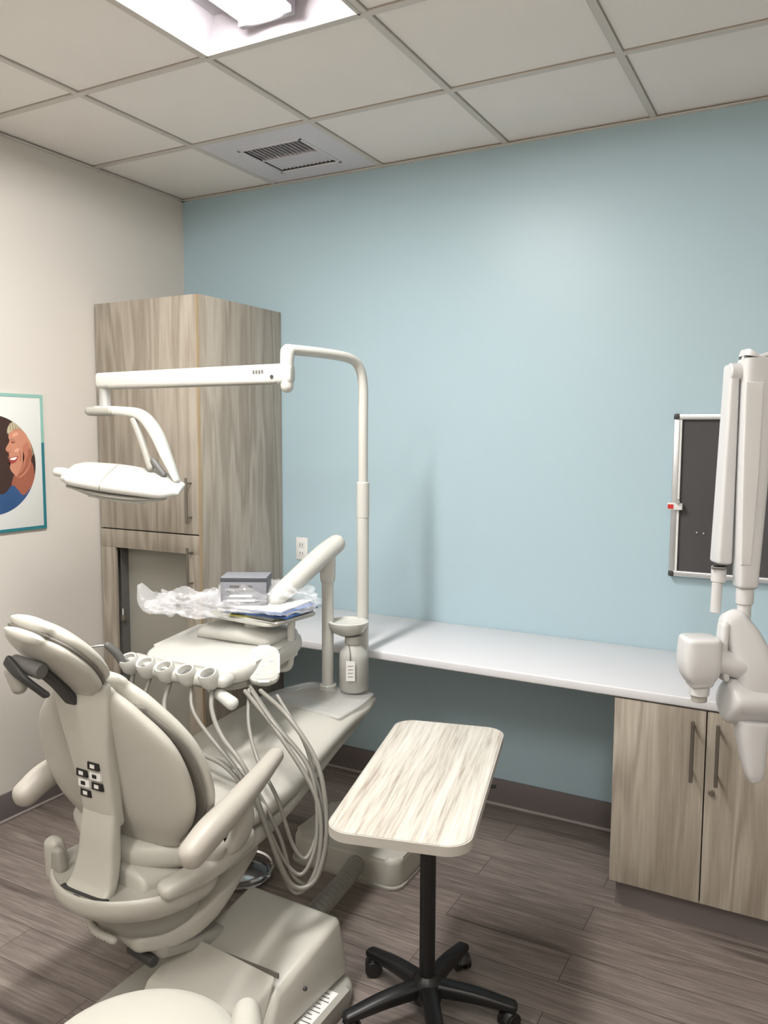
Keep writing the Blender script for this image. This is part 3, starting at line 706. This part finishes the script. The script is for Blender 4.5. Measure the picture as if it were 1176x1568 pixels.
# ------------------------------------------------------------ rolling table
R = root('rolling_side_table')
tx, ty, tz, ta = 2.137, -1.391, .715, 14.0
tm = Matrix.Translation((tx, ty, tz)) @ Matrix.Rotation(math.radians(ta), 4, 'Z')
o = prism('tabletop_edge', rrect(.362, .81, .065, 10), .024, m_trayedge, Matrix.Identity(4), R, .006)
o.matrix_local = tm
o = prism('tabletop_laminate', rrect(.352, .80, .060, 10), .0012, m_traytop, Matrix.Identity(4), R)
o.matrix_local = tm @ Matrix.Translation((0, 0, .0238))
prism('mount_plate', rrect(.16, .20, .01, 3), .012, m_blk, tm @ Matrix.Translation((0, 0, -.012)), R)
cyl('lift_lever', tm @ Vector((.02, 0, -.02)), tm @ Vector((.19, .06, -.022)), .005, m_blk, R)
bx_, by_ = 2.143, -1.392
cyl('inner_tube', (bx_, by_, .36), (bx_, by_, .705), .0135, m_blk, R)
cyl('outer_tube', (bx_, by_, .09), (bx_, by_, .53), .023, m_blk, R)
lathe('tube_collar', [(0, 0), (.026, 0), (.028, .02), (.02, .045), (0, .045)], (bx_, by_, .515), m_blk, R)
lathe('hub', [(0, 0), (.045, 0), (.05, .02), (.042, .06), (.026, .075), (0, .075)], (bx_, by_, .055), m_blk, R)
def caster(R, x, y, a, mat=m_blk, r=.026):
    dx, dy = math.cos(a), math.sin(a)
    for s in (-1, 1):
        cyl('caster_wheel', (x-dy*s*.006, y+dx*s*.006, r), (x-dy*s*.024, y+dx*s*.024, r), r, mat, R, n=24)
    sweep('caster_hood', [(x-dx*.022, y-dy*.022, r*1.2), (x, y, r*1.9), (x+dx*.02, y+dy*.02, r*1.3)], [(.018, .006), (.02, .012), (.014, .006)], mat, R, side=(-dy, dx, 0), sub=4)
    cyl('caster_stem', (x, y, r*1.6), (x, y, r*2.6), .006, mat, R)
for k in range(5):
    a = math.radians(88+72*k); dx, dy = math.cos(a), math.sin(a)
    sweep('base_leg', [(bx_+dx*.03, by_+dy*.03, .092), (bx_+dx*.14, by_+dy*.14, .085), (bx_+dx*.25, by_+dy*.25, .068)], [(.026, .024), (.024, .020), (.020, .014)], m_blk, R, side=(-dy, dx, 0), e=3)
    caster(R, bx_+dx*.24, by_+dy*.24, a+.9)

# ------------------------------------------------------------ stool (foreground)
R = root('dental_stool')
sx, sy = 1.968, -2.352
lathe('seat', [(0, .0), (.17, 0), (.195, .012), (.205, .04), (.198, .068), (.165, .085), (.08, .088), (0, .087)], (sx, sy, .42), m_up, R, n=56)
lathe('seat_pan', [(0, 0), (.15, 0), (.17, .02), (0, .02)], (sx, sy, .401), m_dk2, R)
cyl('gas_lift', (sx, sy, .1), (sx, sy, .41), .022, m_chr, R)
lathe('hub', [(0, 0), (.04, 0), (.045, .05), (.025, .07), (0, .07)], (sx, sy, .06), m_chr, R)
for k in range(5):
    a = math.radians(-18+72*k); dx, dy = math.cos(a), math.sin(a)
    sweep('stool_leg', [(sx+dx*.03, sy+dy*.03, .095), (sx+dx*.12, sy+dy*.12, .085), (sx+dx*.235, sy+dy*.235, .068)], [(.018, .018), (.016, .014), (.012, .010)], m_chr, R, side=(-dy, dx, 0), e=2.6)
    caster(R, sx+dx*.235, sy+dy*.235, a+1.2)
sweep('back_support', [(sx+.12, sy+.02, .41), (sx+.20, sy+.03, .42), (sx+.228, sy+.03, .49)], [(.02, .006)]*3, m_chr, R, side=(-.5, .85, 0), e=4)
pts = []
for a in (-60, -32, -5, 22, 44):
    aa = math.radians(a); pts.append((sx+.215*math.cos(aa), sy+.215*math.sin(aa), .525))
sweep('back_pad', pts, [(.045, .028), (.052, .036), (.052, .040), (.050, .038), (.040, .030)], m_up, R, side=(0, 0, 1), e=2.2, n=28, sub=8)

# ------------------------------------------------------------ X-ray unit
R = root('dental_xray_unit')
SD = (.88, .47, 0)
sweep('arm_inner', [(2.861, -1.03, 1.885), (2.858, -1.03, 1.62), (2.855, -1.03, 1.36)], [(.013, .028), (.017, .031), (.021, .033)], m_xray, R, side=SD, e=5, n=32, capr=.008)
sweep('arm_outer', [(2.918, -1.02, 1.905), (2.92, -1.02, 1.88), (2.921, -1.03, 1.60), (2.92, -1.04, 1.30)], [(.038, .033), (.041, .036), (.037, .034), (.027, .029)], m_xray, R, side=SD, e=5, n=36, capr=.010)
sweep('arm_inset', [(2.921, -1.06, 1.84), (2.922, -1.068, 1.60), (2.921, -1.069, 1.36)], [(.024, .004), (.021, .004), (.014, .004)], m_xray2, R, side=SD, e=6, n=28, capr=.004)
cyl('arm_top_pivot', (2.855, -1.045, 1.872), (2.97, -.99, 1.872), .024, m_xray, R)
cyl('inner_joint', (2.852, -1.04, 1.345), (2.852, -1.04, 1.30), .020, m_xray, R)
cyl('inner_stub', (2.850, -1.045, 1.30), (2.848, -1.045, 1.215), .014, m_xray, R)
bx('joint_ring', 2.835, 2.872, -1.065, -1.03, 1.338, 1.345, m_dk2, R, .002)
cyl('wrist_collar', (2.92, -1.04, 1.29), (2.92, -1.04, 1.245), .023, m_xray, R)
cyl('wrist_neck', (2.92, -1.04, 1.25), (2.92, -1.04, 1.20), .018, m_xray, R)
sweep('yoke', [(2.895, -1.06, 1.20), (2.925, -1.055, 1.14), (2.955, -1.05, 1.06), (2.965, -1.045, .985)], [(.036, .03), (.05, .035), (.055, .04), (.055, .04)], m_xray, R, side=SD, e=3.4, n=36)
sweep('yoke_front_leg', [(2.875, -1.085, 1.19), (2.872, -1.09, 1.12), (2.88, -1.09, 1.05)], [(.012, .022), (.011, .026), (.010, .026)], m_xray, R, side=SD, e=3.4)
sweep('tube_head_left', [(2.820, -1.12, 1.150), (2.820, -1.12, 1.10), (2.822, -1.12, 1.06), (2.824, -1.12, 1.035)], [(.050, .045), (.052, .048), (.046, .044), (.032, .034)], m_xray, R, side=SD, e=4.2, n=40, capr=.012)
sweep('head_connector', [(2.85, -1.11, 1.10), (2.92, -1.07, 1.08)], .035, m_xray, R, sub=1)
cyl('cone_ring', (2.824, -1.12, 1.03), (2.824, -1.12, .998), .027, m_xray, R, r2=.026)
cyl('cone_end', (2.824, -1.12, .998), (2.824, -1.12, .982), .021, m_pl2, R)
sweep('tube_head_right', [(2.90, -1.075, .985), (2.99, -1.02, .98)], [(.055, .06)]*2, m_xray, R, sub=1, e=3, n=36, capr=.02)
sweep('aiming_cone', [(2.955, -1.06, .925), (2.955, -1.065, .88), (2.965, -1.07, .80), (2.968, -1.07, .775)], [(.045, .04), (.038, .036), (.026, .026), (.018, .02)], m_xray, R, side=SD, e=3.2, n=28, capr=.008)
sweep('extension_arm', [(2.975, -1.0, 1.872), (3.5, -.9, 1.872), (4.22, -.85, 1.872)], [(.028, .03)]*3, m_xray, R, e=3, side=(0, 1, 0))
bx('wall_plate', 4.215, 4.27, -1.0, -.70, 1.70, 2.0, m_xray, R, .01)

# ------------------------------------------------------------ camera
cam = bpy.data.cameras.new('camera'); co = bpy.data.objects.new('camera', cam); COL.objects.link(co)
cam.sensor_fit = 'HORIZONTAL'; cam.sensor_width = 36; cam.lens = 36*1236/1176
cam.clip_start = .05
f = Vector((-.4747, .8750, -.0950)).normalized(); r = Vector((.8788, .4772, .0044)); r = (r-f*r.dot(f)).normalized(); u = r.cross(f)
co.matrix_world = Matrix(((r.x, u.x, -f.x, 3.089), (r.y, u.y, -f.y, -3.413), (r.z, u.z, -f.z, 1.70), (0, 0, 0, 1)))
sc.camera = co
w = bpy.data.worlds.new('World'); sc.world = w; w.use_nodes = True
w.node_tree.nodes['Background'].inputs[0].default_value = (.8, .85, 1, 1)
w.node_tree.nodes['Background'].inputs[1].default_value = .2
